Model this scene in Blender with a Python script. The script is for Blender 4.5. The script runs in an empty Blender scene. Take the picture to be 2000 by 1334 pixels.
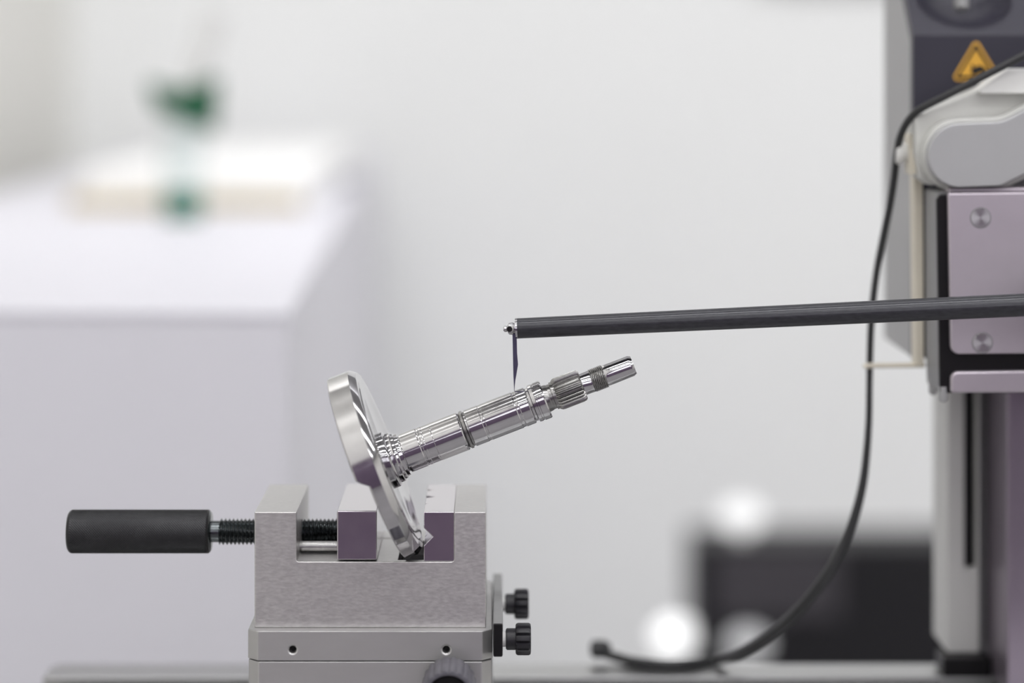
import bpy, bmesh, math
from mathutils import Vector, Matrix

SC = bpy.context.scene
COL = SC.collection
# ------------------------------------------------------------------ camera
F = 5000.0            # focal length in pixels of the 2000 px wide frame
CAM_Z = 1.25
VPX, VPY = 966.0, 125.0

def P(px, py, D):
    """photo pixel + distance in front of the camera -> world point"""
    return Vector(((px - VPX) / F * D, D, CAM_Z - (py - VPY) / F * D))
def X(px, D): return (px - VPX) / F * D
def Z(py, D): return CAM_Z - (py - VPY) / F * D

cam_d = bpy.data.cameras.new('camera')
cam = bpy.data.objects.new('camera', cam_d); COL.objects.link(cam)
cam.location = (0, 0, CAM_Z); cam.rotation_euler = (math.radians(90), 0, 0)
cam_d.sensor_width = 36; cam_d.lens = 90
cam_d.shift_x = (1000 - VPX) / 2000; cam_d.shift_y = -(667 - VPY) / 2000
cam_d.clip_start = 0.02; cam_d.clip_end = 50
cam_d.dof.use_dof = True; cam_d.dof.focus_distance = 1.008; cam_d.dof.aperture_fstop = 3.3
SC.camera = cam

# ------------------------------------------------------------------ light
SC.view_settings.view_transform = 'Standard'
SC.view_settings.look = 'None'
SC.view_settings.gamma = 1
SC.view_settings.use_curve_mapping = False
SC.view_settings.exposure = 0.13
SC.cycles.max_bounces = 10
SC.cycles.diffuse_bounces = 6
SC.cycles.sample_clamp_indirect = 6

w = bpy.data.worlds.new('world'); SC.world = w; w.use_nodes = True
w.node_tree.nodes['Background'].inputs[0].default_value = (1, 1, 1, 1)
w.node_tree.nodes['Background'].inputs[1].default_value = 0.6

def lamp(loc, sx, sy, watts, col=(1, 1, 1), rot=(0, 0, 0)):
    l = bpy.data.lights.new('ceiling_lamp', 'AREA'); l.shape = 'RECTANGLE'
    l.size = sx; l.size_y = sy; l.energy = watts; l.color = col
    o = bpy.data.objects.new('ceiling_lamp', l); o.location = loc; o.rotation_euler = rot; COL.objects.link(o)
    return o
for ly, watts in ((-1.9, 10), (-1.2, 12), (-0.45, 17), (0.4, 20), (1.3, 9)):
    lamp((0.9, ly, 2.77), 3.2, 0.13, watts)
# added light, tilted to brighten the rear wall evenly
lamp((0.9, 2.1, 2.70), 3.2, 0.25, 38, (1, 1, 1), (math.radians(60), 0, 0))
# added soft fill light high behind the camera, the wall has no window
lamp((0.7, -2.38, 1.95), 2.4, 0.9, 11, (0.97, 0.98, 1.0), (math.radians(90), 0, 0))

# ------------------------------------------------------------------ materials
def lin(c):
    return tuple(((v / 255) / 12.92 if v / 255 <= 0.04045 else ((v / 255 + 0.055) / 1.055) ** 2.4) for v in c)

def mat(name, rgb, metallic=0.0, rough=0.5, noise=0.0, scale=200.0, stretch=(1, 1, 1), bump=0.0,
        spec=0.5, emit=None, rough_var=0.0, trans=0.0, ior=1.45, coat=0.0, aniso=0.0):
    m = bpy.data.materials.new(name); m.use_nodes = True
    nt = m.node_tree; b = nt.nodes['Principled BSDF']
    c = lin(rgb) + (1,)
    b.inputs['Base Color'].default_value = c
    b.inputs['Metallic'].default_value = metallic
    b.inputs['Roughness'].default_value = rough
    b.inputs['Specular IOR Level'].default_value = spec
    b.inputs['IOR'].default_value = ior
    b.inputs['Transmission Weight'].default_value = trans
    b.inputs['Coat Weight'].default_value = coat
    b.inputs['Coat Roughness'].default_value = 0.15
    if emit:
        b.inputs['Emission Color'].default_value = (1, 1, 1, 1); b.inputs['Emission Strength'].default_value = emit
    tc = nt.nodes.new('ShaderNodeTexCoord'); mp = nt.nodes.new('ShaderNodeMapping')
    mp.inputs['Scale'].default_value = stretch
    nt.links.new(tc.outputs['Object'], mp.inputs['Vector'])
    nz = nt.nodes.new('ShaderNodeTexNoise'); nz.inputs['Scale'].default_value = scale
    nz.inputs['Detail'].default_value = 5
    nt.links.new(mp.outputs['Vector'], nz.inputs['Vector'])
    if noise > 0:
        r = nt.nodes.new('ShaderNodeValToRGB')
        r.color_ramp.elements[0].position = 0.3; r.color_ramp.elements[1].position = 0.7
        r.color_ramp.elements[0].color = tuple(v * (1 - noise) for v in c[:3]) + (1,)
        r.color_ramp.elements[1].color = tuple(min(1, v * (1 + noise)) for v in c[:3]) + (1,)
        nt.links.new(nz.outputs['Fac'], r.inputs['Fac']); nt.links.new(r.outputs['Color'], b.inputs['Base Color'])
    if bump > 0:
        bp = nt.nodes.new('ShaderNodeBump'); bp.inputs['Strength'].default_value = bump
        bp.inputs['Distance'].default_value = 0.0002
        nt.links.new(nz.outputs['Fac'], bp.inputs['Height']); nt.links.new(bp.outputs['Normal'], b.inputs['Normal'])
    if rough_var > 0:
        mr = nt.nodes.new('ShaderNodeMapRange')
        mr.inputs['To Min'].default_value = max(0.02, rough - rough_var); mr.inputs['To Max'].default_value = rough + rough_var
        nt.links.new(nz.outputs['Fac'], mr.inputs['Value']); nt.links.new(mr.outputs['Result'], b.inputs['Roughness'])
    return m

M = {}
M['wall'] = mat('pale_painted_wall', (242, 243, 243), rough=0.9, noise=0.01, scale=3)
M['wall_side'] = mat('warm_painted_side_wall', (236, 235, 230), rough=0.9, noise=0.01, scale=3)
M['ceiling'] = mat('grey_white_ceiling', (176, 176, 178), rough=0.9, noise=0.01, scale=3)
M['floor'] = mat('grey_floor', (158, 156, 158), rough=0.6, noise=0.05, scale=6)
M['mauve'] = mat('mauve_wall', (120, 104, 126), rough=0.9, noise=0.03, scale=3)
M['table'] = mat('white_lacquer', (224, 223, 231), rough=0.5, noise=0.01, scale=4)
M['steel'] = mat('ground_steel', (206, 204, 203), 0.85, 0.36, noise=0.08, scale=1100, stretch=(0.4, 1, 1), bump=0.25, rough_var=0.08)
M['polished_jaw'] = mat('lapped_jaw_steel', (208, 203, 207), 1.0, 0.16, noise=0.03, scale=120, rough_var=0.03)
M['chrome'] = mat('polished_crank_steel', (198, 197, 199), 1.0, 0.08, noise=0.03, scale=300, bump=0.0, rough_var=0.04)
M['chrome_rough'] = mat('turned_crank_steel', (150, 149, 148), 1.0, 0.25, noise=0.12, scale=500, bump=0.2, rough_var=0.05)
M['black_screw'] = mat('blackened_steel', (100, 104, 106), 1.0, 0.16, noise=0.1, scale=300)
M['black_knurl'] = mat('black_oxide_handle', (52, 52, 54), 0.6, 0.36, noise=0.1, scale=300)
M['black_plastic'] = mat('black_plastic', (34, 33, 38), 0.0, 0.38, noise=0.05, scale=200)
M['grey_plastic'] = mat('dark_grey_plastic', (88, 86, 94), 0.0, 0.45, noise=0.05, scale=200)
M['black_plate'] = mat('black_anodised_plate', (18, 16, 19), 0.0, 0.4, noise=0.05, scale=200, spec=0.3)
M['alu'] = mat('satin_aluminium', (188, 187, 187), 0.9, 0.42, noise=0.03, scale=150, stretch=(0.3, 1, 1), bump=0.06)
M['alu_side'] = mat('grey_coated_metal', (142, 142, 143), 0.3, 0.5, noise=0.03, scale=150)
M['alu_panel'] = mat('lilac_sheen_aluminium', (190, 182, 190), 0.8, 0.42, noise=0.02, scale=100)
M['turned'] = mat('turned_screw_head', (190, 188, 190), 1.0, 0.32, noise=0.03, scale=200)
_t = M['turned'].node_tree; _b = _t.nodes['Principled BSDF']; _b.inputs['Anisotropic'].default_value = 0.85
_g = _t.nodes.new('ShaderNodeTangent'); _g.direction_type = 'RADIAL'; _g.axis = 'Y'
_t.links.new(_g.outputs['Tangent'], _b.inputs['Tangent'])
M['bed'] = mat('machined_bed_metal', (178, 178, 178), 0.9, 0.3, noise=0.05, scale=60, stretch=(0.2, 1, 1))
M['bed_dark'] = mat('grey_machine_paint', (120, 120, 122), 0.0, 0.5, noise=0.04, scale=20)
M['rod'] = mat('carbon_fibre_rod', (42, 42, 46), 0.1, 0.42, noise=0.35, scale=1100, stretch=(0.3, 1, 1), bump=0.3, rough_var=0.1, coat=0.45)
_b = M['rod'].node_tree.nodes['Principled BSDF']; _b.inputs['Specular Tint'].default_value = (.9, .9, 1, 1)
M['needle'] = mat('dark_blue_steel', (92, 88, 112), 0.8, 0.35, noise=0.05, scale=400)
M['cable'] = mat('black_rubber_cable', (44, 44, 46), 0.0, 0.42, noise=0.05, scale=200)
M['navy'] = mat('dark_navy_coating', (42, 40, 53), 0.0, 0.42, noise=0.05, scale=60)
M['shell_grey'] = mat('grey_side_shell', (172, 172, 174), 0.0, 0.6, noise=0.02, scale=60)
M['cast'] = mat('light_grey_coating', (196, 196, 193), 0.0, 0.5, noise=0.03, scale=60)
M['cover'] = mat('mid_grey_cover', (172, 172, 174), 0.2, 0.42, noise=0.02, scale=60)
M['white_plastic'] = mat('white_plastic', (226, 226, 224), 0.0, 0.45, noise=0.02, scale=60)
M['cream'] = mat('cream_plastic', (218, 211, 196), 0.0, 0.5, noise=0.03, scale=60)
M['yellow'] = mat('yellow_sign_vinyl', (222, 168, 62), 0.0, 0.5, noise=0.04, scale=80)
M['sign_black'] = mat('sign_black_print', (24, 22, 20), 0.0, 0.5, noise=0.05, scale=80)
M['column_light'] = mat('light_column_coating', (200, 200, 198), 0.1, 0.45, noise=0.02, scale=40)
M['column_purple'] = mat('purple_grey_column_cover', (150, 140, 152), 0.7, 0.3, noise=0.03, scale=20)
M['cabinet'] = mat('black_cabinet_paint', (22, 21, 25), 0.0, 0.45, noise=0.1, scale=8)
M['panel_dark'] = mat('charcoal_panel', (60, 57, 62), 0.0, 0.6, noise=0.05, scale=20)
M['paper'] = mat('white_paper', (246, 246, 246), 0.0, 0.8, noise=0.02, scale=60)
M['tan'] = mat('tan_wood', (186, 174, 146), 0.0, 0.6, noise=0.12, scale=30, stretch=(0.2, 1, 1))
M['green_cap'] = mat('dark_green_plastic', (8, 80, 50), 0.0, 0.4, noise=0.05, scale=60)
M['teal'] = mat('teal_liquid', (18, 122, 100), 0.0, 0.2, noise=0.03, scale=40)
M['clear'] = mat('clear_plastic', (246, 250, 250), 0.0, 0.05, trans=1.0, ior=1.12)
M['pale_stick'] = mat('pale_plastic_stick', (218, 218, 216), 0.0, 0.5, noise=0.02, scale=60)
M['grey_block'] = mat('light_grey_rubber', (160, 160, 166), 0.0, 0.7, noise=0.03, scale=60)
M['lamp_glass'] = mat('lit_lamp_lens', (90, 90, 92), 0.0, 0.3, emit=1.7)  # emission imitates out-of-focus glints on metal, also in the two below
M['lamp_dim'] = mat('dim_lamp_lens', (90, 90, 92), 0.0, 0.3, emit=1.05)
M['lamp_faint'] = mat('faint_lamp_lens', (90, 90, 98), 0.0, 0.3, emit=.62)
M['trunk'] = mat('grey_trunking', (120, 120, 118), 0.0, 0.6, noise=0.02, scale=10)

# ------------------------------------------------------------------ helpers
def thing(name, label, cat, loc, group=None):
    o = bpy.data.objects.new(name, None); COL.objects.link(o)
    o.location = loc; o.empty_display_size = 0.01
    o['label'] = label; o['category'] = cat; o['base'] = tuple(loc)
    if group: o['group'] = group
    return o
BASE = {}
def obj(name, bm, m, parent=None, bevel=0.0, seg=2, smooth=35, label=None, cat=None, group=None, kind=None, origin=None, weld=True):
    """link a bmesh given in world coordinates as ONE mesh object"""
    if weld: bmesh.ops.remove_doubles(bm, verts=bm.verts, dist=1e-7)
    bmesh.ops.recalc_face_normals(bm, faces=bm.faces)
    if parent is not None:
        org = BASE.get(parent.name, Vector(parent.location))
    else:
        if origin is None:
            xs = [v.co.x for v in bm.verts]; ys = [v.co.y for v in bm.verts]; zs = [v.co.z for v in bm.verts]
            origin = ((min(xs) + max(xs)) / 2, (min(ys) + max(ys)) / 2, min(zs))
        org = Vector(origin)
    bmesh.ops.translate(bm, verts=bm.verts, vec=-org)
    me = bpy.data.meshes.new(name); bm.to_mesh(me); bm.free()
    me.materials.append(m)
    o = bpy.data.objects.new(name, me); COL.objects.link(o)
    if parent is not None: o.parent = parent
    else: o.location = org
    BASE[o.name] = org.copy()
    if smooth:
        me.shade_smooth(); me.set_sharp_from_angle(angle=math.radians(smooth))
    if bevel > 0:
        b = o.modifiers.new('bevel', 'BEVEL'); b.width = bevel; b.segments = seg
        b.limit_method = 'ANGLE'; b.angle_limit = math.radians(40); b.harden_normals = True
        b.use_clamp_overlap = True
    if label: o['label'] = label
    if cat: o['category'] = cat
    if group: o['group'] = group
    if kind: o['kind'] = kind
    return o
def box(x0, x1, y0, y1, z0, z1, bm=None):
    bm = bm or bmesh.new()
    mt = Matrix.Translation(((x0 + x1) / 2, (y0 + y1) / 2, (z0 + z1) / 2)) @ Matrix.Diagonal((abs(x1 - x0), abs(y1 - y0), abs(z1 - z0), 1))
    bmesh.ops.create_cube(bm, size=1, matrix=mt)
    return bm
def extrude(pts, vec, bm=None):
    bm = bm or bmesh.new()
    a = [bm.verts.new(p) for p in pts]; b = [bm.verts.new(Vector(p) + Vector(vec)) for p in pts]
    bm.faces.new(a); bm.faces.new(b[::-1])
    n = len(pts)
    for i in range(n):
        bm.faces.new((a[i], a[(i + 1) % n], b[(i + 1) % n], b[i]))
    return bm
def rounded(pts, rad, n=6):
    """round the corners of a 2-D polygon; rad = one radius or one per corner"""
    out = []; N = len(pts)
    for i in range(N):
        p = Vector(pts[i]); a = Vector(pts[i - 1]) - p; b = Vector(pts[(i + 1) % N]) - p
        r = rad[i] if isinstance(rad, (list, tuple)) else rad
        if r <= 0: out.append(tuple(p)); continue
        la, lb = a.length, b.length; a.normalize(); b.normalize()
        ang = a.angle(b); t = min(r / math.tan(ang / 2), la * 0.49, lb * 0.49); r2 = t * math.tan(ang / 2)
        c = p + (a + b).normalized() * (r2 / math.sin(ang / 2))
        s = p + a * t; e = p + b * t
        v0 = s - c; v1 = e - c; tot = v0.angle_signed(v1)
        for k in range(n + 1):
            q = v0.copy(); q.rotate(Matrix.Rotation(-tot * k / n, 2)); out.append(tuple(c + q))
    return out
def lathe(org, axis, prof, seg=48, bm=None, rfun=None, caps=True):
    """prof = [(s, r)]; rfun(s, r, phi) may change the radius"""
    bm = bm or bmesh.new()
    axis = Vector(axis).normalized()
    up = Vector((0, 0, 1)) if abs(axis.z) < 0.9 else Vector((0, 1, 0))
    p = (up - axis * up.dot(axis)).normalized(); q = axis.cross(p)
    org = Vector(org); rings = []
    for s, r in prof:
        ring = []
        for i in range(seg):
            f = 2 * math.pi * i / seg
            rr = rfun(s, r, f) if rfun else r
            ring.append(bm.verts.new(org + axis * s + p * (rr * math.cos(f)) + q * (rr * math.sin(f))))
        rings.append(ring)
    for a, b in zip(rings, rings[1:]):
        for i in range(seg):
            bm.faces.new((a[i], a[(i + 1) % seg], b[(i + 1) % seg], b[i]))
    if caps:
        bm.faces.new(rings[0][::-1]); bm.faces.new(rings[-1])
    return bm
def tube(pts, rads, seg=14, sub=6, bm=None):
    """smooth tube through points (Catmull-Rom)"""
    bm = bm or bmesh.new()
    P_ = [Vector(p) for p in pts]; n = len(P_)
    if isinstance(rads, (int, float)): rads = [rads] * n
    cs = []; rs = []
    for i in range(n - 1):
        p0 = P_[max(i - 1, 0)]; p1 = P_[i]; p2 = P_[i + 1]; p3 = P_[min(i + 2, n - 1)]
        for k in range(sub):
            t = k / sub
            cs.append(0.5 * ((2 * p1) + (p2 - p0) * t + (2 * p0 - 5 * p1 + 4 * p2 - p3) * t * t + (3 * p1 - p0 - 3 * p2 + p3) * t ** 3))
            rs.append(rads[i] * (1 - t) + rads[i + 1] * t)
    cs.append(P_[-1]); rs.append(rads[-1])
    rings = []; nrm = None
    for i, c in enumerate(cs):
        tg = (cs[min(i + 1, len(cs) - 1)] - cs[max(i - 1, 0)]).normalized()
        if nrm is None: nrm = tg.orthogonal().normalized()
        nrm = (nrm - tg * nrm.dot(tg)).normalized(); bn = tg.cross(nrm)
        rings.append([bm.verts.new(c + (nrm * math.cos(2 * math.pi * j / seg) + bn * math.sin(2 * math.pi * j / seg)) * rs[i]) for j in range(seg)])
    for a, b in zip(rings, rings[1:]):
        for i in range(seg): bm.faces.new((a[i], a[(i + 1) % seg], b[(i + 1) % seg], b[i]))
    bm.faces.new(rings[0][::-1]); bm.faces.new(rings[-1])
    return bm
def cut(o, cutters):
    """boolean-subtract world-space bmeshes from object o and bake the result"""
    org = BASE[o.name]; tmp = []
    for bm in cutters:
        bmesh.ops.recalc_face_normals(bm, faces=bm.faces)
        bmesh.ops.translate(bm, verts=bm.verts, vec=-org)
        me = bpy.data.meshes.new('cutter'); bm.to_mesh(me); bm.free()
        c = bpy.data.objects.new('cutter', me); COL.objects.link(c); c.location = (0, 0, 0)
        if o.parent: c.parent = o.parent
        else: c.location = o.location
        tmp.append(c)
        md = o.modifiers.new('cut', 'BOOLEAN'); md.operation = 'DIFFERENCE'; md.object = c; md.solver = 'EXACT'
    mods = [m_ for m_ in o.modifiers if m_.type == 'BEVEL']
    saved = [(m_.width, m_.segments) for m_ in mods]
    for m_ in mods: o.modifiers.remove(m_)
    bpy.context.view_layer.update()
    dg = bpy.context.evaluated_depsgraph_get()
    me = bpy.data.meshes.new_from_object(o.evaluated_get(dg))
    o.modifiers.clear(); o.data = me
    for c in tmp: bpy.data.objects.remove(c)
    me.shade_smooth(); me.set_sharp_from_angle(angle=math.radians(35))
    for wd, sg in saved:
        b = o.modifiers.new('bevel', 'BEVEL'); b.width = wd; b.segments = sg; b.limit_method = 'ANGLE'
        b.angle_limit = math.radians(40); b.harden_normals = True
def pxz(pts, D): return [P(x, y, D) for x, y in pts]
def struct(name, bm, m, **k): return obj(name, bm, m, kind='structure', smooth=0, **k)

# ------------------------------------------------------------------ the room
RX0, RX1, RY0, RY1, RZ = -0.76, 3.0, -2.4, 4.6, 2.8
struct('floor', box(RX0 - .1, RX1 + .1, RY0 - .1, RY1 + .1, -0.1, 0), M['floor'])
struct('ceiling', box(RX0 - .1, RX1 + .1, RY0 - .1, RY1 + .1, RZ, RZ + .1), M['ceiling'])
struct('wall_back', box(RX0 - .1, RX1 + .1, RY1, RY1 + .1, 0, RZ), M['wall'])
struct('wall_left', box(RX0 - .1, RX0, RY0, RY1, 0, RZ), M['wall_side'])
struct('wall_right', box(RX1, RX1 + .1, RY0, RY1, 0, RZ), M['wall_side'])
struct('wall_front', box(RX0 - .1, RX1 + .1, RY0 - .1, RY0, 0, RZ), M['mauve'])
struct('trim_1', box(0.48, RX1, RY1 - .06, RY1, 1.41, 1.50), M['trunk'])

# ------------------------------------------------------------------ machine bed
BED = CAM_Z - 0.278
bx0, bx1 = -0.205, 0.75
prof = [(0.978, BED - .11), (0.978, BED),
        (1.125, BED), (1.125, BED - .010), (1.161, BED - .010), (1.161, BED), (1.183, BED), (1.1845, BED - .0015), (1.200, BED - .003), (1.200, BED - .11)]
bed = thing('machine_bed', 'grey slotted metal machine bed running along the bottom of the picture', 'machine bed', (0.27, 1.02, 0))
obj('bed_plate', extrude([(bx0, y, z) for y, z in prof], (bx1 - bx0, 0, 0)), M['bed'], bed, bevel=0.0008)
obj('stand', box(bx0 + .03, bx1 - .03, 1.0, 1.18, 0.0, BED - .11), M['bed_dark'], bed, bevel=0.004)

# ------------------------------------------------------------------ adjustable stage under the vise
D0 = 0.9937
ZP1 = 1.0298; ZP0 = Z(1290.5, D0)
st = thing('adjustment_stage', 'brushed grey stage block with black knobs carrying the vise', 'stage', (-0.0485, 1.04, BED))
def octo(dx, y0, y1, c):
    x0, x1 = -0.0961 + dx, -0.0008 - dx
    return [(x0 + c, y0), (x1 - c, y0), (x1, y0 + c), (x1, y1 - c), (x1 - c, y1), (x0 + c, y1), (x0, y1 - c), (x0, y0 + c)]
tp = obj('top_plate', extrude([(x, y, ZP0) for x, y in octo(0, D0, 1.095, .0040)], (0, 0, ZP1 - ZP0)), M['alu'], st, bevel=0.0006)
cut(tp, [lathe(P(px, 1269, D0) - Vector((0, .002, 0)), (0, 1, 0), [(0, .0019), (.002, .0019), (.0026, .0013), (.02, .0013)], 24) for px in (571.5, 871.5)])
for px in (571.5, 871.5):
    obj('screw_hole', lathe(P(px, 1269, D0) + Vector((0, .0055, 0)), (0, 1, 0), [(0, .0013), (.004, .0013)], 20), M['black_plate'], st, label='dark round hole')
obj('base_block', extrude([(x, y, BED) for x, y in octo(.0002, D0 + .0004, 1.0946, .0040)], (0, 0, ZP0 - .0003 - BED)), M['alu'], st, bevel=0.0006)
# front dial knob
kc = Vector((X(877, .975), 0, Z(1347, .975)))
kr = 53.5 / F * .975
def flute(n, depth, sharp=0.5):
    def f(s, r, a):
        if r < 0.0045: return r
        t = (math.cos(n * a) * .5 + .5)
        return r - depth * max(0, t - sharp) / (1 - sharp)
    return f
dial = obj('dial_knob', lathe((kc.x, .962, kc.z), (0, 1, 0), [(.004, .0001), (.004, kr * .76), (.0, kr * .82), (0, kr * .95), (.0015, kr), (.022, kr), (.024, kr * .9)], 120,
         rfun=lambda s, r, a: r - (.0006 * max(0, math.cos(20 * a) - .2) if r > kr * .9 else 0)), M['grey_plastic'], st, smooth=40)
obj('dial_insert', lathe((kc.x, .9645, kc.z), (0, 1, 0), [(0, .0001), (.0, kr * .7), (.001, kr * .79), (.006, kr * .79)], 64), M['black_plate'], dial)
obj('dial_stem', lathe((kc.x, .985, kc.z), (0, 1, 0), [(0, .005), (.0094, .005)], 32), M['alu'], dial)
# side rail with two clamp knobs
sx0, sx1 = X(963, .992), X(982, .992)
sz1, sz0 = Z(1217, .992), Z(1283, .992)
obj('side_rail', box(sx0, sx1, .9925, 1.089, sz0, sz1), M['alu_side'], st, bevel=0.0005)
obj('rail_end_plate', box(sx0 + .0001, sx1 - .0001, .9912, .9925, sz0 + .0001, sz1 - .0001), M['black_plate'], st, bevel=0.0005, label='black end face of the side rail')
def clamp_knob(D):
    zc = 1.0256; x = sx1
    k = obj('clamp_knob', lathe((x + .0050, D, zc), (1, 0, 0), [(0, .0052), (.0002, .0058), (.0009, .0062), (.0052, .0062), (.0058, .0058), (.0060, .0050)], 120,
            rfun=lambda s, r, a: r - .0011 * max(0, (math.cos(12 * a) - .45)) / .55), M['black_plastic'], st, smooth=40)
    obj('knob_hub', lathe((x + .0012, D, zc), (1, 0, 0), [(0, .0036), (.0004, .0042), (.0040, .0042)], 40), M['black_plastic'], k)
    obj('knob_washer', lathe((x, D, zc), (1, 0, 0), [(0, .0030), (.0014, .0030)], 32), M['white_plastic'], k, label='pale washer behind the black hub')
clamp_knob(0.9990); clamp_knob(1.0640)

# ------------------------------------------------------------------ precision vise
V0, V1 = 1.0, 1.066
vz0, vz1, vzf = ZP1, Z(1000, 1), Z(1097, 1)
vise = thing('precision_vise', 'brushed steel U-shaped precision vise with a long black knurled handle', 'vise', (-0.0485, 1.033, vz0))
xa, xb, xc, xd = X(497, 1), X(579, 1), X(887, 1), X(949, 1)
poly = [(xa, vz0), (xd, vz0), (xd, vz1), (xc, vz1), (xc, vzf), (xb, vzf), (xb, vz1), (xa, vz1)]
poly = rounded(poly, [0, 0, 0, 0, .0011, .0011, 0, 0], 5)
body = obj('vise_body', extrude([(x, V0, z) for x, z in poly], (0, V1 - V0, 0)), M['steel'], vise, bevel=0.0004)
sc = Vector((0, 1.033, Z(1038, 1.033)))
cut(body, [box(X(779, 1.01), xc - .0035, 1.0035, 1.0450, vzf - .008, vzf + .002), box(X(672, 1.05), X(700, 1.05) + .02, 1.0485, 1.0505, vzf - .001, vzf + .002)])
obj('floor_pit', box(X(779, 1.01) + .0001, xc - .0036, 1.0036, 1.0449, vzf - .0079, vzf - .0060), M['black_plate'], vise, label='dark pit in the vise floor under the crank web')  # black pit bottom stands in for the shadow below the web
mj = obj('moving_jaw', box(X(658, 1), X(736, 1), V0 + .0002, V1 - .0004, vzf + .0006, vz1 + .0004), M['polished_jaw'], vise, bevel=0.00045)
# fixed jaw with one level and three upright V grooves
fx0, fx1 = X(827.5, 1), xc
na, nb, nd = Z(1031, 1), Z(1066, 1), X(845, 1)
fp = [(fx0, vzf + .0001), (fx1, vzf + .0001), (fx1, vz1), (fx0, vz1), (fx0, na), (nd, (na + nb) / 2), (fx0, nb)]
fj = obj('fixed_jaw', extrude([(x, V0 + .0002, z) for x, z in fp], (0, V1 - V0 - .0006, 0)), M['polished_jaw'], vise, bevel=0.0003)
def vgroove(D, d):
    return extrude([(fx0 - .001, D - d * .85 - .0008, vzf - .001), (fx0 + d, D, vzf - .001), (fx0 - .001, D + d * .85 + .0008, vzf - .001)], (0, 0, .03))
cut(fj, [vgroove(1.0355, .0036), vgroove(1.0517, .0024), vgroove(1.0190, .0009)])
# guide rails below the screw
for yy in (1.018, 1.048):
    obj('guide_rail', lathe((xb - .003, yy, vzf + .0026), (1, 0, 0), [(0, .0022), (X(658, 1) - xb + .004, .0022)], 24), M['chrome_rough'], vise)
# threaded spindle
hx0, hx1 = X(134, 1.033), X(411, 1.033)
tx0 = X(429, 1.033); tx1 = X(660, 1.0)
pitch = .0016; rt = .0054
def thr(s, r, a):
    if r < .0045: return r
    t = ((s / pitch - a / (2 * math.pi)) % 1.0)
    return r - .0012 * (abs(t - .5) * 2)
n = int((tx1 - tx0) / pitch * 8)
spin = obj('threaded_spindle', lathe((tx0, 1.033, sc.z), (1, 0, 0), [(0, .0042)] + [((tx1 - tx0) * i / n, rt) for i in range(n + 1)] + [(tx1 - tx0, .004)], 40, rfun=thr), M['black_screw'], vise, smooth=50)
obj('spindle_neck', lathe((hx1 - .002, 1.033, sc.z), (1, 0, 0), [(0, .0043), (tx0 - hx1 + .0022, .0043)], 40), M['black_screw'], spin)
# knurled handle, diamonds cut in the geometry
HL = hx1 - hx0; HR = 42.5 / F * 1.033; nd_ = 52
def knurl(s, r, a):
    if r < HR - .0002 or s < .0018 or s > HL - .0008: return r
    u = a / (2 * math.pi) * nd_; v = s / .00098
    f1 = abs(((u + v) % 1) - .5) * 2; f2 = abs(((u - v) % 1) - .5) * 2
    return r - .00045 * max(f1, f2) ** 1.5
ns = 224
hp = [(0, .0001), (0, HR - .0013), (.0005, HR - .0006), (.0013, HR - .0001)] + [(.0018 + (HL - .0026) * i / ns, HR) for i in range(ns + 1)] + [(HL - .0004, HR - .0003), (HL, HR - .0009), (HL, .0001)]
obj('handle', lathe((hx0, 1.033, sc.z), (1, 0, 0), hp, nd_ * 4, rfun=knurl), M['black_knurl'], vise, smooth=60)
obj('handle_collar', lathe((hx1 - .0002, 1.033, sc.z), (1, 0, 0), [(0, HR - .0004), (.0006, HR - .0012), (.0008, .0045)], 48), M['black_screw'], vise)

# ------------------------------------------------------------------ crankshaft half held in the vise
CD = 1.010; K = CD / F
TH = math.radians(21.2)
A = P(772, 893, CD); ax = Vector((math.cos(TH), 0, math.sin(TH)))
pu = Vector((-math.sin(TH), 0, math.cos(TH))); qv = Vector((0, 1, 0))
def cl(prof, seg=64, rfun=None): return lathe(A, ax, [(s * K, r * K) for s, r in prof], seg, rfun=rfun)
crank = thing('crankshaft_half', 'shiny steel crankshaft half with a round web, tilted up in the vise', 'crankshaft', A - pu * .038)
def web():
    bm = bmesh.new(); seg = 128
    R = 190; sl_t, sl_b, sr = -69, -49, -12
    def sm(u):   # 0 below, 1 above
        t = min(1, max(0, (u + 9) / 16)); return t * t * (3 - 2 * t)
    def vert(s, r, f):
        return bm.verts.new(A + ax * (s * K) + pu * (r * K * math.cos(f)) + qv * (r * K * math.sin(f)))
    rows = []
    radl = [2] + [R * i / 26 for i in range(1, 26)] + [R - 3]
    for r in radl:
        rows.append([vert(sl_b + (sl_t - sl_b) * sm(r * math.cos(2 * math.pi * i / seg)), r, 2 * math.pi * i / seg) for i in range(seg)])
    for ds, r in ((1.2, R - .8), (3, R)):
        rows.append([vert(sl_b + (sl_t - sl_b) * sm(r * math.cos(2 * math.pi * i / seg)) + ds, r, 2 * math.pi * i / seg) for i in range(seg)])
    for s, r in ((sr - 13, R), (sr - 12.3, R - .4), (sr - 1.2, R - 8.5), (sr, R - 10), (sr, R - 24), (sr + 1.5, R - 26), (sr + 1.5, R - 60), (sr, R - 66), (sr, 2)):
        rows.append([vert(s, r, 2 * math.pi * i / seg) for i in range(seg)])
    for a, b in zip(rows, rows[1:]):
        for i in range(seg): bm.faces.new((a[i], a[(i + 1) % seg], b[(i + 1) % seg], b[i]))
    bm.faces.new(rows[0][::-1]); bm.faces.new(rows[-1])
    return bm
obj('crank_web', web(), M['chrome'], crank, smooth=22, weld=False)
obj('hub_ring', cl([(-13, 56), (-8, 56), (-6, 52), (-4, 50), (4, 50), (6, 47), (10, 46), (12, 43), (18, 42.5), (18, 30)], 80), M['chrome'], crank, smooth=25)
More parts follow.
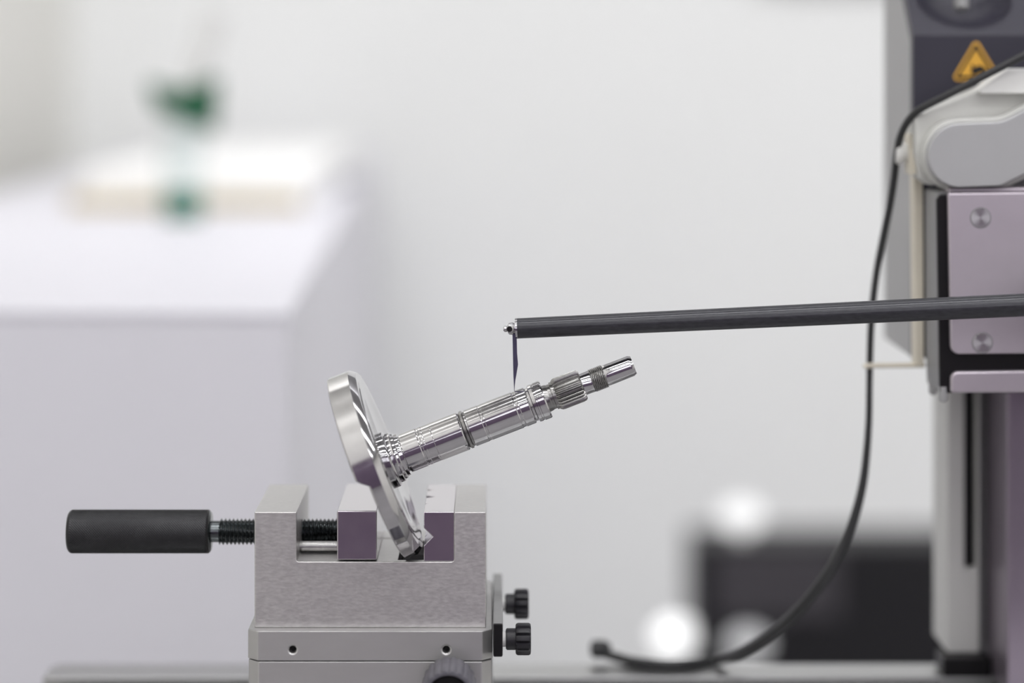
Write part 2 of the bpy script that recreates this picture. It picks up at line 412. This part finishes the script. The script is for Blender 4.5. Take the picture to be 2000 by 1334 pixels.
mj_ = [(14, 36), (20, 36), (21.5, 39), (55, 39), (56.5, 38), (60, 38), (61, 38.6), (66, 38.6), (67, 38.2), (84, 38.2), (85, 38.6), (141, 38.6), (143.5, 36.5)]
obj('bearing_journal', cl(mj_, 80), M['chrome'], crank, smooth=20)
obj('journal_groove', cl([(142, 34), (144, 34.5), (147, 38), (151, 38.3), (153, 35), (157, 34.5), (158, 30)], 80), M['chrome_rough'], crank, smooth=25)
obj('seal_journal', cl([(156, 30), (156, 36), (157.5, 37.2), (184, 37.2), (185, 36.4), (190, 36.4), (191, 37), (255, 37), (256.5, 36), (262, 36), (263.5, 37), (281, 36.8), (283, 35)], 80), M['chrome'], crank, smooth=20)
obj('shoulder_collar', cl([(282, 32), (284, 33.5), (288, 34), (290, 37.5), (296, 38), (297, 37), (300, 37), (301, 38.2), (313, 38.2), (315.5, 36.5), (315.5, 24)], 80), M['chrome'], crank, smooth=20)
obj('neck', cl([(314, 27), (322, 26), (324, 25), (330, 25), (331, 27.5), (338, 27.5)], 64), M['chrome_rough'], crank, smooth=25)
NT = 24
def teeth(s, r, a):
    if r < 20: return r
    c = math.cos(NT * a)
    return r - 3.6 * K / K * 0 - (r > 22 * K) * (3.8 * K) * min(1, max(0, .5 - c * .9))
def spl(s, r, a):
    if r < 24 * K: return r
    return r - 4.2 * K * min(1, max(0, .5 - math.cos(NT * a) * .95))
obj('spline_teeth', cl([(335, 20), (335.5, 28.5), (340, 31.6), (345, 32.2), (384, 32.2), (389, 31.4), (392.5, 28.5), (393, 20)], NT * 10, spl), M['chrome_rough'], crank, smooth=30)
obj('rear_neck', cl([(391, 21.5), (411, 21.8), (413, 20.5)], 48), M['chrome'], crank)
def thr2(s, r, a):
    t = ((s / (3.4 * K) - a / (2 * math.pi)) % 1.0)
    return r - 1.7 * K * abs(t - .5) * 2 * (r > 21 * K)
obj('threaded_section', cl([(411, 20)] + [(412 + 27 * i / 54, 23.6) for i in range(55)] + [(440, 20)], 64, thr2), M['chrome_rough'], crank, smooth=50)
obj('shaft_end', cl([(438, 20), (440, 20.6), (444, 21), (492, 20.6), (493.5, 20.4), (497, 18.8), (499, 18), (499, 7), (494, 2), (494, .5)], 64), M['chrome'], crank, smooth=25)
ringm = [(s, r) for s, r in ()]

# ------------------------------------------------------------------ probe arm with stylus
RD = 1.010
r0 = P(1009, 641.5, RD); r1 = P(2160, 588, .995)
rax = (r1 - r0).normalized(); RL = (r1 - r0).length
arm = thing('probe_arm', 'long dark carbon rod reaching left across the picture with a hanging stylus', 'probe arm', r0)
obj('rod', lathe(r0, rax, [(0, .0036), (.0002, .0040)] + [(.0004 + (RL - .0004) * i / 12, .0040 + .0006 * i / 12) for i in range(13)], 64), M['rod'], arm)
tip = obj('tip_fitting', lathe(r0 - rax * .0052, rax, [(0, .0001), (0, .0008), (.0004, .0012), (.0012, .0012), (.0016, .0010), (.0018, .0019), (.0022, .0023), (.0038, .0025), (.0042, .0022), (.0046, .0030), (.0048, .0041), (.0056, .0041)], 48), M['chrome'], arm, smooth=25, label='shiny metal fitting at the free end of the rod')
obj('set_screw', lathe(r0 - rax * .0028 + Vector((0, -.0028, .0001)), (0, 1, 0), [(0, .0001), (0, .0010), (.0006, .0012), (.0008, .0012)], 20), M['black_plate'], tip)
npts = [(1000.8, 648), (1008.5, 648), (1009.5, 668), (1010.0, 690), (1011.8, 712), (1008.6, 732), (1006.4, 744), (1005.4, 754), (1004.8, 764), (1004.2, 764), (1003.7, 752), (1002.8, 735), (1002.2, 715)]
obj('stylus', extrude(pxz(npts, RD - .0006), (0, .0012, 0)), M['needle'], arm, bevel=.0001, label='thin dark blue steel needle pointing down')
obj('rod_clamp', box(X(2090, RD), X(2175, RD), .985, 1.062, Z(640, RD), Z(540, RD)), M['black_plate'], arm, bevel=.002)

# ------------------------------------------------------------------ drive unit (housing, slide, swing arm)
drv = thing('drive_unit', 'navy and grey measuring drive unit with light metal slide plates on the column', 'drive unit', (0.31, 1.14, Z(700, 1.12)))
HX0, HX1 = X(1783, 1.12), X(2300, 1.12)
hz0 = Z(700, 1.12); hzc = Z(66, 1.12)
yz_out = [(1.12, hz0), (1.12, hzc), (1.146, hzc + .022), (1.160, hzc + .030)]
yz_in = [(1.160, hzc + .022), (1.149, hzc + .016), (1.127, hzc - .003), (1.127, hz0)]
yz_r = rounded([(y, z) for y, z in yz_out + yz_in], [0, .003, 0, 0, 0, 0, 0, 0], 5)
fc = obj('front_cover', extrude([(HX0, y, z) for y, z in yz_r], (HX1 - HX0, 0, 0)), M['navy'], drv, bevel=.0022, seg=4, label='dark navy front cover')
bm = extrude([(HX0 + .0003, y, z) for y, z in [(1.1272, hz0), (1.1272, hzc - .003), (1.149, hzc + .0158), (1.160, hzc + .0218), (1.205, hzc + .0218), (1.205, hz0)]], (HX1 - HX0 - .0006, 0, 0))
hb = obj('housing_body', bm, M['shell_grey'], drv, bevel=.002)
# recessed bowl and stop pin in the sloping top
nrm = Vector((0, -.022, .026)).normalized()
bc = Vector((X(1885, 1.135), 1.138, hzc + .0168))
bm = bmesh.new(); bmesh.ops.create_uvsphere(bm, u_segments=48, v_segments=24, radius=.026, matrix=Matrix.Translation(bc + nrm * .014))
bm2 = bmesh.new(); bmesh.ops.create_uvsphere(bm2, u_segments=48, v_segments=24, radius=.0265, matrix=Matrix.Translation(bc + nrm * .014))
cut(fc, [bm]); cut(hb, [bm2])
bprof = [(-.0259 * math.cos(math.radians(a_)), max(.0001, .0259 * math.sin(math.radians(a_)))) for a_ in range(0, 56, 5)]
bprof += [(-.0264 * math.cos(math.radians(a_)), max(.0001, .0264 * math.sin(math.radians(a_)))) for a_ in range(55, -1, -5)]
obj('bowl', lathe(bc + nrm * .014, nrm, bprof, 48, caps=False), M['navy'], drv, label='round navy hollow in the sloping top')
pin_b = P(1878, 20, 1.128)
obj('stop_pin', lathe(pin_b, (0, .25, 1), [(0, .0001), (0, .0026), (.0008, .0033), (.03, .0033)], 32), M['alu_side'], drv, label='grey round pin above the sloping top')
# warning sign
SD = 1.1196
sg = obj('warning_sign', extrude(pxz(rounded([(1906.5, 74), (1957, 158), (1857, 158)], 8, 6), SD), (0, .0006, 0)), M['yellow'], drv, label='yellow triangular warning sign with a black hand symbol')
def ringpoly(o_, i_, D, t):
    bm = bmesh.new(); n_ = len(o_)
    a = [bm.verts.new(P(x, y, D)) for x, y in o_]; b = [bm.verts.new(P(x, y, D)) for x, y in i_]
    c = [bm.verts.new(v.co + Vector((0, t, 0))) for v in a]; d = [bm.verts.new(v.co + Vector((0, t, 0))) for v in b]
    for i in range(n_):
        j = (i + 1) % n_
        bm.faces.new((a[i], a[j], b[j], b[i])); bm.faces.new((c[i], d[i], d[j], c[j]))
        bm.faces.new((a[i], c[i], c[j], a[j])); bm.faces.new((b[i], b[j], d[j], d[i]))
    return bm
tri_o = rounded([(1906.5, 84), (1948.5, 153), (1865.5, 153)], 3, 4); tri_i = rounded([(1906.5, 95), (1940, 148), (1873.5, 148)], 2, 4)
obj('sign_border', ringpoly(tri_o, tri_i, SD - .0003, .0004), M['sign_black'], sg, smooth=0)
hand = [(1896, 141), (1899, 133), (1897, 127), (1899, 124), (1902, 130), (1905, 131), (1910, 128), (1917, 128), (1923, 133), (1931, 140), (1930, 143), (1920, 138), (1922, 143), (1914, 141), (1908, 146), (1900, 145)]
obj('sign_symbol', extrude(pxz(hand, SD - .0003), (0, .0004, 0)), M['sign_black'], sg, smooth=0)

# slide block: grey body, black face, two light plates
S0 = 1.060
obj('slide_body', extrude(pxz([(1830, 378), (1837, 374), (2300, 372), (2300, 766), (1836, 768), (1834.5, 764), (1832, 700)], S0 + .003), (0, .031, 0)), M['alu_side'], drv, bevel=.0008)
obj('slide_face', extrude(pxz([(1829.5, 390), (1836, 381), (2300, 378), (2300, 766), (1836, 768)], S0), (0, .0035, 0)), M['black_plate'], drv, bevel=.0005, label='black face of the slide block')
up = rounded([(1851.5, 377), (2300, 372), (2300, 688), (1857, 692)], [4, 0, 0, 17], 8)
lo = rounded([(1857, 726), (2300, 719), (2300, 765), (1857, 768)], [15, 0, 0, 0], 8)
bm = extrude(pxz(up, S0 - .0035), (0, .0036, 0)); bm.edges.ensure_lookup_table()
pl = obj('slide_plate', bm, M['alu_panel'], drv, bevel=.0034, seg=6, label='light lilac-grey upper slide plate')
obj('slide_plate', extrude(pxz(lo, S0 - .0035), (0, .0036, 0)), M['alu_panel'], drv, bevel=.0012, seg=4, label='narrow light lower slide plate')
obj('carriage_top', extrude(pxz([(1851, 379), (1853, 366), (2300, 361), (2300, 379)], S0 + .0005), (0, .012, 0)), M['alu_panel'], drv, bevel=.0015, seg=3)
def disc_screw(px, py):
    c = P(px, py, S0 - .0039)
    s_ = obj('plate_screw', lathe(c, (0, 1, 0), [(0, .0001), (0, .0038), (.0002, .0040), (.0004, .0040)], 48), M['turned'], drv, smooth=10, label='round flush metal screw')
    obj('screw_rim', lathe(c + Vector((0, .0002, 0)), (0, 1, 0), [(0, .0040), (0, .0043), (.0003, .0043)], 48, caps=False), M['bed_dark'], s_)
disc_screw(1915.5, 425.5); disc_screw(1919, 669.5)
for px, py, D, r in ((1842, 764, 1.0615, .0019), (1822, 750, 1.086, .0018)):
    c = P(px, py, D)
    obj('stop_foot', lathe(c, (0, 0, -1), [(-.002, r), (.0034, r), (.0044, r * .7), (.0048, r * .2)], 28), M['cover'], drv)
# swing arm: casting, white head, flange and cover
obj('arm_casting', extrude(pxz(rounded([(1786, 232), (1800, 222), (1925, 170), (2300, 60), (2300, 355), (1815, 362), (1797, 348), (1788, 300)], [4, 6, 4, 0, 0, 8, 8, 4], 5), 1.076), (0, .022, 0)), M['cast'], drv, bevel=.0022, seg=4)
obj('arm_head', extrude(pxz(rounded([(1905, 183), (1925, 168), (1967, 134), (2300, 134), (2300, 184)], [6, 6, 10, 0, 0], 5), 1.070), (0, .02, 0)), M['white_plastic'], drv, bevel=.0015, seg=3, label='white block above the swing arm')
def link(off, D, t, mm, nm, lb):
    pts = []
    cx, cy, rr = 1875.5, 304, 62.5 + off
    for k in range(25):
        a_ = math.radians(93 + 174 * k / 24)
        pts.append((cx + rr * math.cos(a_), cy + rr * math.sin(a_)))
    top = rounded([(1872, 241.5 - off), (1958, 238 - off), (2300, 60 - off)], [0, 60, 0], 8)
    bot = rounded([(2300, 190 + off), (1955, 363.5 + off), (1872, 366.5 + off)], [0, 40, 0], 8)
    pts = pts + top[1:] + bot[:-1]
    return obj(nm, extrude(pxz(pts, D), (0, t, 0)), mm, drv, bevel=.0008, seg=3, label=lb)
link(9, 1.064, .013, M['cast'], 'arm_flange', None)
link(0, 1.056, .0085, M['cover'], 'arm_cover', 'smooth grey rounded cover of the swing arm')
obj('arm_gap_filler', box(X(1850, 1.074), X(2290, 1.074), 1.0745, 1.10, Z(385, 1.0745), Z(338, 1.0745)), M['bed_dark'], drv, bevel=.001, label='dark grey bracket under the swing arm')  # dark box fills the gap in place of its shadow
# cream cable clip, bar and hook
ck = obj('cable_clip', extrude(pxz(rounded([(1777, 262), (1789.5, 262), (1789.5, 341), (1777, 341)], 2, 3), 1.083), (0, .014, 0)), M['cream'], drv, bevel=.0004, label='cream and white plastic cable clip')
obj('clip_button', lathe(P(1748, 298, 1.091), (1, 0, 0), [(0, .0001), (0, .0040), (.0010, .0050), (.0030, .0050), (.0034, .0040), (.0068, .0040)], 36), M['white_plastic'], ck)
obj('edge_bar', extrude(pxz([(1785, 335), (1803, 335), (1805, 716), (1789, 716)], 1.095), (0, .012, 0)), M['cream'], drv, bevel=.0005, label='narrow pale beige bar beside the slide block')
obj('cable_hook', tube([P(1806, 713, 1.098), P(1760, 713.5, 1.098), P(1712, 714, 1.098), P(1693, 714.5, 1.097), P(1690, 714.5, 1.100), P(1694, 714.5, 1.1035), P(1706, 714, 1.1035)], .0011, 10), M['cream'], drv, label='thin beige hook around the cable')

# ------------------------------------------------------------------ column
CF = 1.17
colz0 = Z(1275, CF); colz1 = hz0
cn = thing('machine_column', 'pale grey upright column with a black slot below the drive unit', 'column', (0.235, 1.17, BED))
ce = obj('column_profile', box(X(1850, CF), X(1913, CF), CF, 1.208, colz0, colz1), M['column_light'], cn, bevel=.004, seg=4)
cut(ce, [box(X(1884, CF), X(1907, CF), CF - .002, CF + .012, Z(1110, CF), colz1 + .01)])
obj('slot_liner', box(X(1884, CF) + .0001, X(1907, CF) - .0001, CF + .006, CF + .0115, Z(1110, CF), colz1 - .0005), M['black_plate'], cn, label='black slot down the column')
obj('column_seam', box(X(1912, CF), X(1928, CF), CF + .004, 1.205, colz0, colz1), M['bed_dark'], cn)
fb0 = X(1967, 1.128)
obj('column_cover', box(fb0, X(2300, 1.128), 1.128, 1.198, BED + .0001, colz1 - .0003), M['column_purple'], cn, bevel=.001, label='purple-grey reflecting column cover')
obj('column_foot', box(X(1842, 1.16), fb0 - .0005, 1.160, 1.180, BED, colz0), M['black_plate'], cn, bevel=.001, label='black foot under the column')

# ------------------------------------------------------------------ cable
cp = [(2160, 25, 1.066, 1.6), (2060, 78, 1.066, 1.6), (2000, 108, 1.066, 1.6), (1950, 134, 1.067, 1.6), (1900, 160, 1.068, 1.6), (1850, 186, 1.070, 1.6),
      (1805, 209, 1.073, 1.6), (1784, 224, 1.077, 1.6), (1768, 245, 1.081, 1.6), (1757, 272, 1.086, 1.6), (1751, 305, 1.091, 1.6), (1746, 350, 1.095, 1.6), (1738, 400, 1.097, 1.6),
      (1726, 460, 1.099, 1.6), (1714, 520, 1.100, 1.5), (1706, 580, 1.100, 1.5), (1701, 640, 1.100, 1.5), (1699, 700, 1.100, 1.45), (1698, 760, 1.1, 1.4), (1697, 820, 1.1, 1.45),
      (1693, 880, 1.1, 1.6), (1686, 940, 1.1, 1.8), (1672, 1000, 1.1, 2.0), (1650, 1060, 1.1, 2.2), (1620, 1115, 1.1, 2.4), (1585, 1164, 1.105, 2.5), (1545, 1206, 1.115, 2.5),
      (1500, 1243, 1.133, 2.5), (1450, 1273, 1.155, 2.4)]
cpts = [P(a, b, c) for a, b, c, r in cp]; crad = [r / 1000 for *_, r in cp]
for px, py in ((1400, 1289), (1340, 1297), (1290, 1298), (1240, 1293), (1205, 1284), (1180, 1276)):
    D = (.278 - .0024) * F / (py - VPY); cpts.append(P(px, py, D)); crad.append(.0024)
cb = thing('sensor_cable', 'black cable looping down from the drive unit onto the bed', 'cable', (cpts[-3].x, cpts[-3].y, BED))
obj('cable_sheath', tube(cpts, crad, 16, 6), M['cable'], cb)
e = cpts[-1]; pe = P(1158, 1272, 1.192); pe.z = BED + .0055
obj('cable_plug', lathe(e + Vector((.003, 0, .002)), (-1, -.05, 0), [(0, .0024), (.001, .0032), (.003, .0042), (.008, .0042), (.0095, .0025)], 28), M['cable'], cb)

# ------------------------------------------------------------------ white table and the things on it
TZ = CAM_Z - 0.15
tpl = [(-0.56, 1.58), (-0.124, 1.552), (-0.205, 4.45), (-0.60, 4.45)]
tb = thing('display_table', 'big white block-shaped table standing out of focus on the left', 'table', (-0.35, 3.0, 0))
obj('table_top', extrude([(x, y, TZ - .005) for x, y in tpl], (0, 0, .005)), M['table'], tb, bevel=.002)
obj('table_body', extrude([(x + (.001 if x < -.3 else -.001), y + .001, 0) for x, y in tpl], (0, 0, TZ - .0051)), M['table'], tb, bevel=.002)

bd = thing('paper_tray', 'low tan wooden tray lying on the white table behind the bottle', 'tray', (-0.33, 3.0, TZ))
tx0_, tx1_ = X(132, 2.62), X(585, 2.62)
obj('tray_base', box(tx0_, tx1_, 2.62, 3.40, TZ, TZ + .005), M['tan'], bd, bevel=.001)
obj('tray_front', box(tx0_, tx1_, 2.62, 2.632, TZ + .005, TZ + .013), M['tan'], bd, bevel=.001)
obj('tray_side', box(tx0_, tx0_ + .012, 2.632, 2.9, TZ + .005, TZ + .016), M['tan'], bd, bevel=.001)
def stack(x0, x1, y0, y1, z1, lb):
    s_ = obj('paper_stack', box(x0, x1, y0, y1, TZ + .005, z1), M['paper'], None, bevel=.002, label=lb, cat='paper', group='white paper stacks in the tray')
    return s_
stack(tx0_ + .013, X(330, 2.65), 2.64, 3.44, TZ + .040, 'white paper stack in the tan tray, left of the green-topped bottle')
stack(X(338, 2.65), tx1_ + .010, 2.64, 3.46, TZ + .042, 'white paper stack in the tan tray, right of the green-topped bottle')
obj('grey_block', box(X(640, 3.15), X(700, 3.15), 3.12, 3.22, TZ, TZ + .012), M['grey_block'], None, bevel=.003, label='small blurred grey block near the right edge of the white table', cat='block')

# bottle with green top
BD = 2.46; bxc = X(357, BD)
bt = thing('sample_bottle', 'clear bottle with a dark green top and teal liquid at the bottom', 'bottle', (bxc, BD, TZ))
hB = Z(235, BD) - TZ
obj('bottle_glass', lathe((bxc, BD, TZ), (0, 0, 1), [(0, .012), (0, .019), (.003, .0205), (hB - .022, .0205), (hB - .006, .014), (hB, .0135), (hB, .0125), (hB - .007, .0128), (hB - .023, .0195), (.003, .0195), (.002, .018), (.002, .001)], 40, caps=False), M['clear'], bt)
obj('liquid', lathe((bxc, BD, TZ + .0021), (0, 0, 1), [(0, .0001), (0, .0188), (.027, .0193), (.027, .0001)], 36), M['teal'], bt, label='teal liquid')
D_ = BD - .016
cap = obj('bottle_cap', extrude(pxz(rounded([(284, 158), (350, 176), (424, 150), (417, 260), (352, 238), (303, 216)], 6, 4), D_), (0, .032, 0)), M['green_cap'], bt, bevel=.003, seg=3, label='dark green slanted bottle top')
obj('dip_stick', tube([P(372, 175, BD), P(395, 110, BD), P(418, 25, BD)], [.009, .011, .013], 16, 4), M['pale_stick'], cap, label='pale grey stick rising from the top')

# ------------------------------------------------------------------ black cabinet behind the bed with glowing balls for blurred highlights
KD = 2.9
cx0 = X(1352, KD); ctop = Z(1058, KD)
cab = thing('equipment_cabinet', 'black blurred equipment cabinet standing behind the machine bed', 'cabinet', (cx0 + .28, KD + .05, 0))
obj('cabinet_body', box(cx0, cx0 + .75, KD, KD + .10, 0.012, ctop), M['cabinet'], cab, bevel=.004)
obj('cabinet_plinth', box(cx0 + .01, cx0 + .74, KD + .01, KD + .09, 0, .012), M['black_plate'], cab)
obj('cabinet_panel', box(X(1395, KD), X(1640, KD), KD - .006, KD, Z(1205, KD), Z(1075, KD)), M['panel_dark'], cab, bevel=.002)
def glint_ball(px, py, D, r, m, lb, drop=None):  # added glowing ball in place of a blurred metal highlight, no real lamp
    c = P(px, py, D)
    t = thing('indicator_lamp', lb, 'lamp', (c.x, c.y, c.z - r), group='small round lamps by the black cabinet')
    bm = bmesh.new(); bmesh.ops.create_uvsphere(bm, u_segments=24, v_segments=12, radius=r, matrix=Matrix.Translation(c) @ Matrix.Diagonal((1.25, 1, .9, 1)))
    obj('lens', bm, m, t)  # the ball itself glows to imitate the glint
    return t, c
t, c = glint_ball(1448, 1008, KD + .03, .019, M['lamp_dim'], 'dim white round lamp standing on the black cabinet top')
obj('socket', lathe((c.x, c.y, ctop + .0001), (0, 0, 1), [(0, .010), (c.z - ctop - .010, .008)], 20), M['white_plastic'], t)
t, c = glint_ball(1322, 1240, KD + .03, .019, M['lamp_glass'], 'brightest white round lamp at the left side of the black cabinet')
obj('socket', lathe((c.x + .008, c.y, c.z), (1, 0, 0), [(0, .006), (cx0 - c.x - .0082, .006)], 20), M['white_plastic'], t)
t, c = glint_ball(1460, 1258, KD - .025, .018, M['lamp_faint'], 'faintest white round lamp low on the front of the black cabinet')
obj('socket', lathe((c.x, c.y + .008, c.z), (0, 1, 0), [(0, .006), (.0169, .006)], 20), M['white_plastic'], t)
for o in bpy.data.objects:
    if 'base' in o: del o['base']
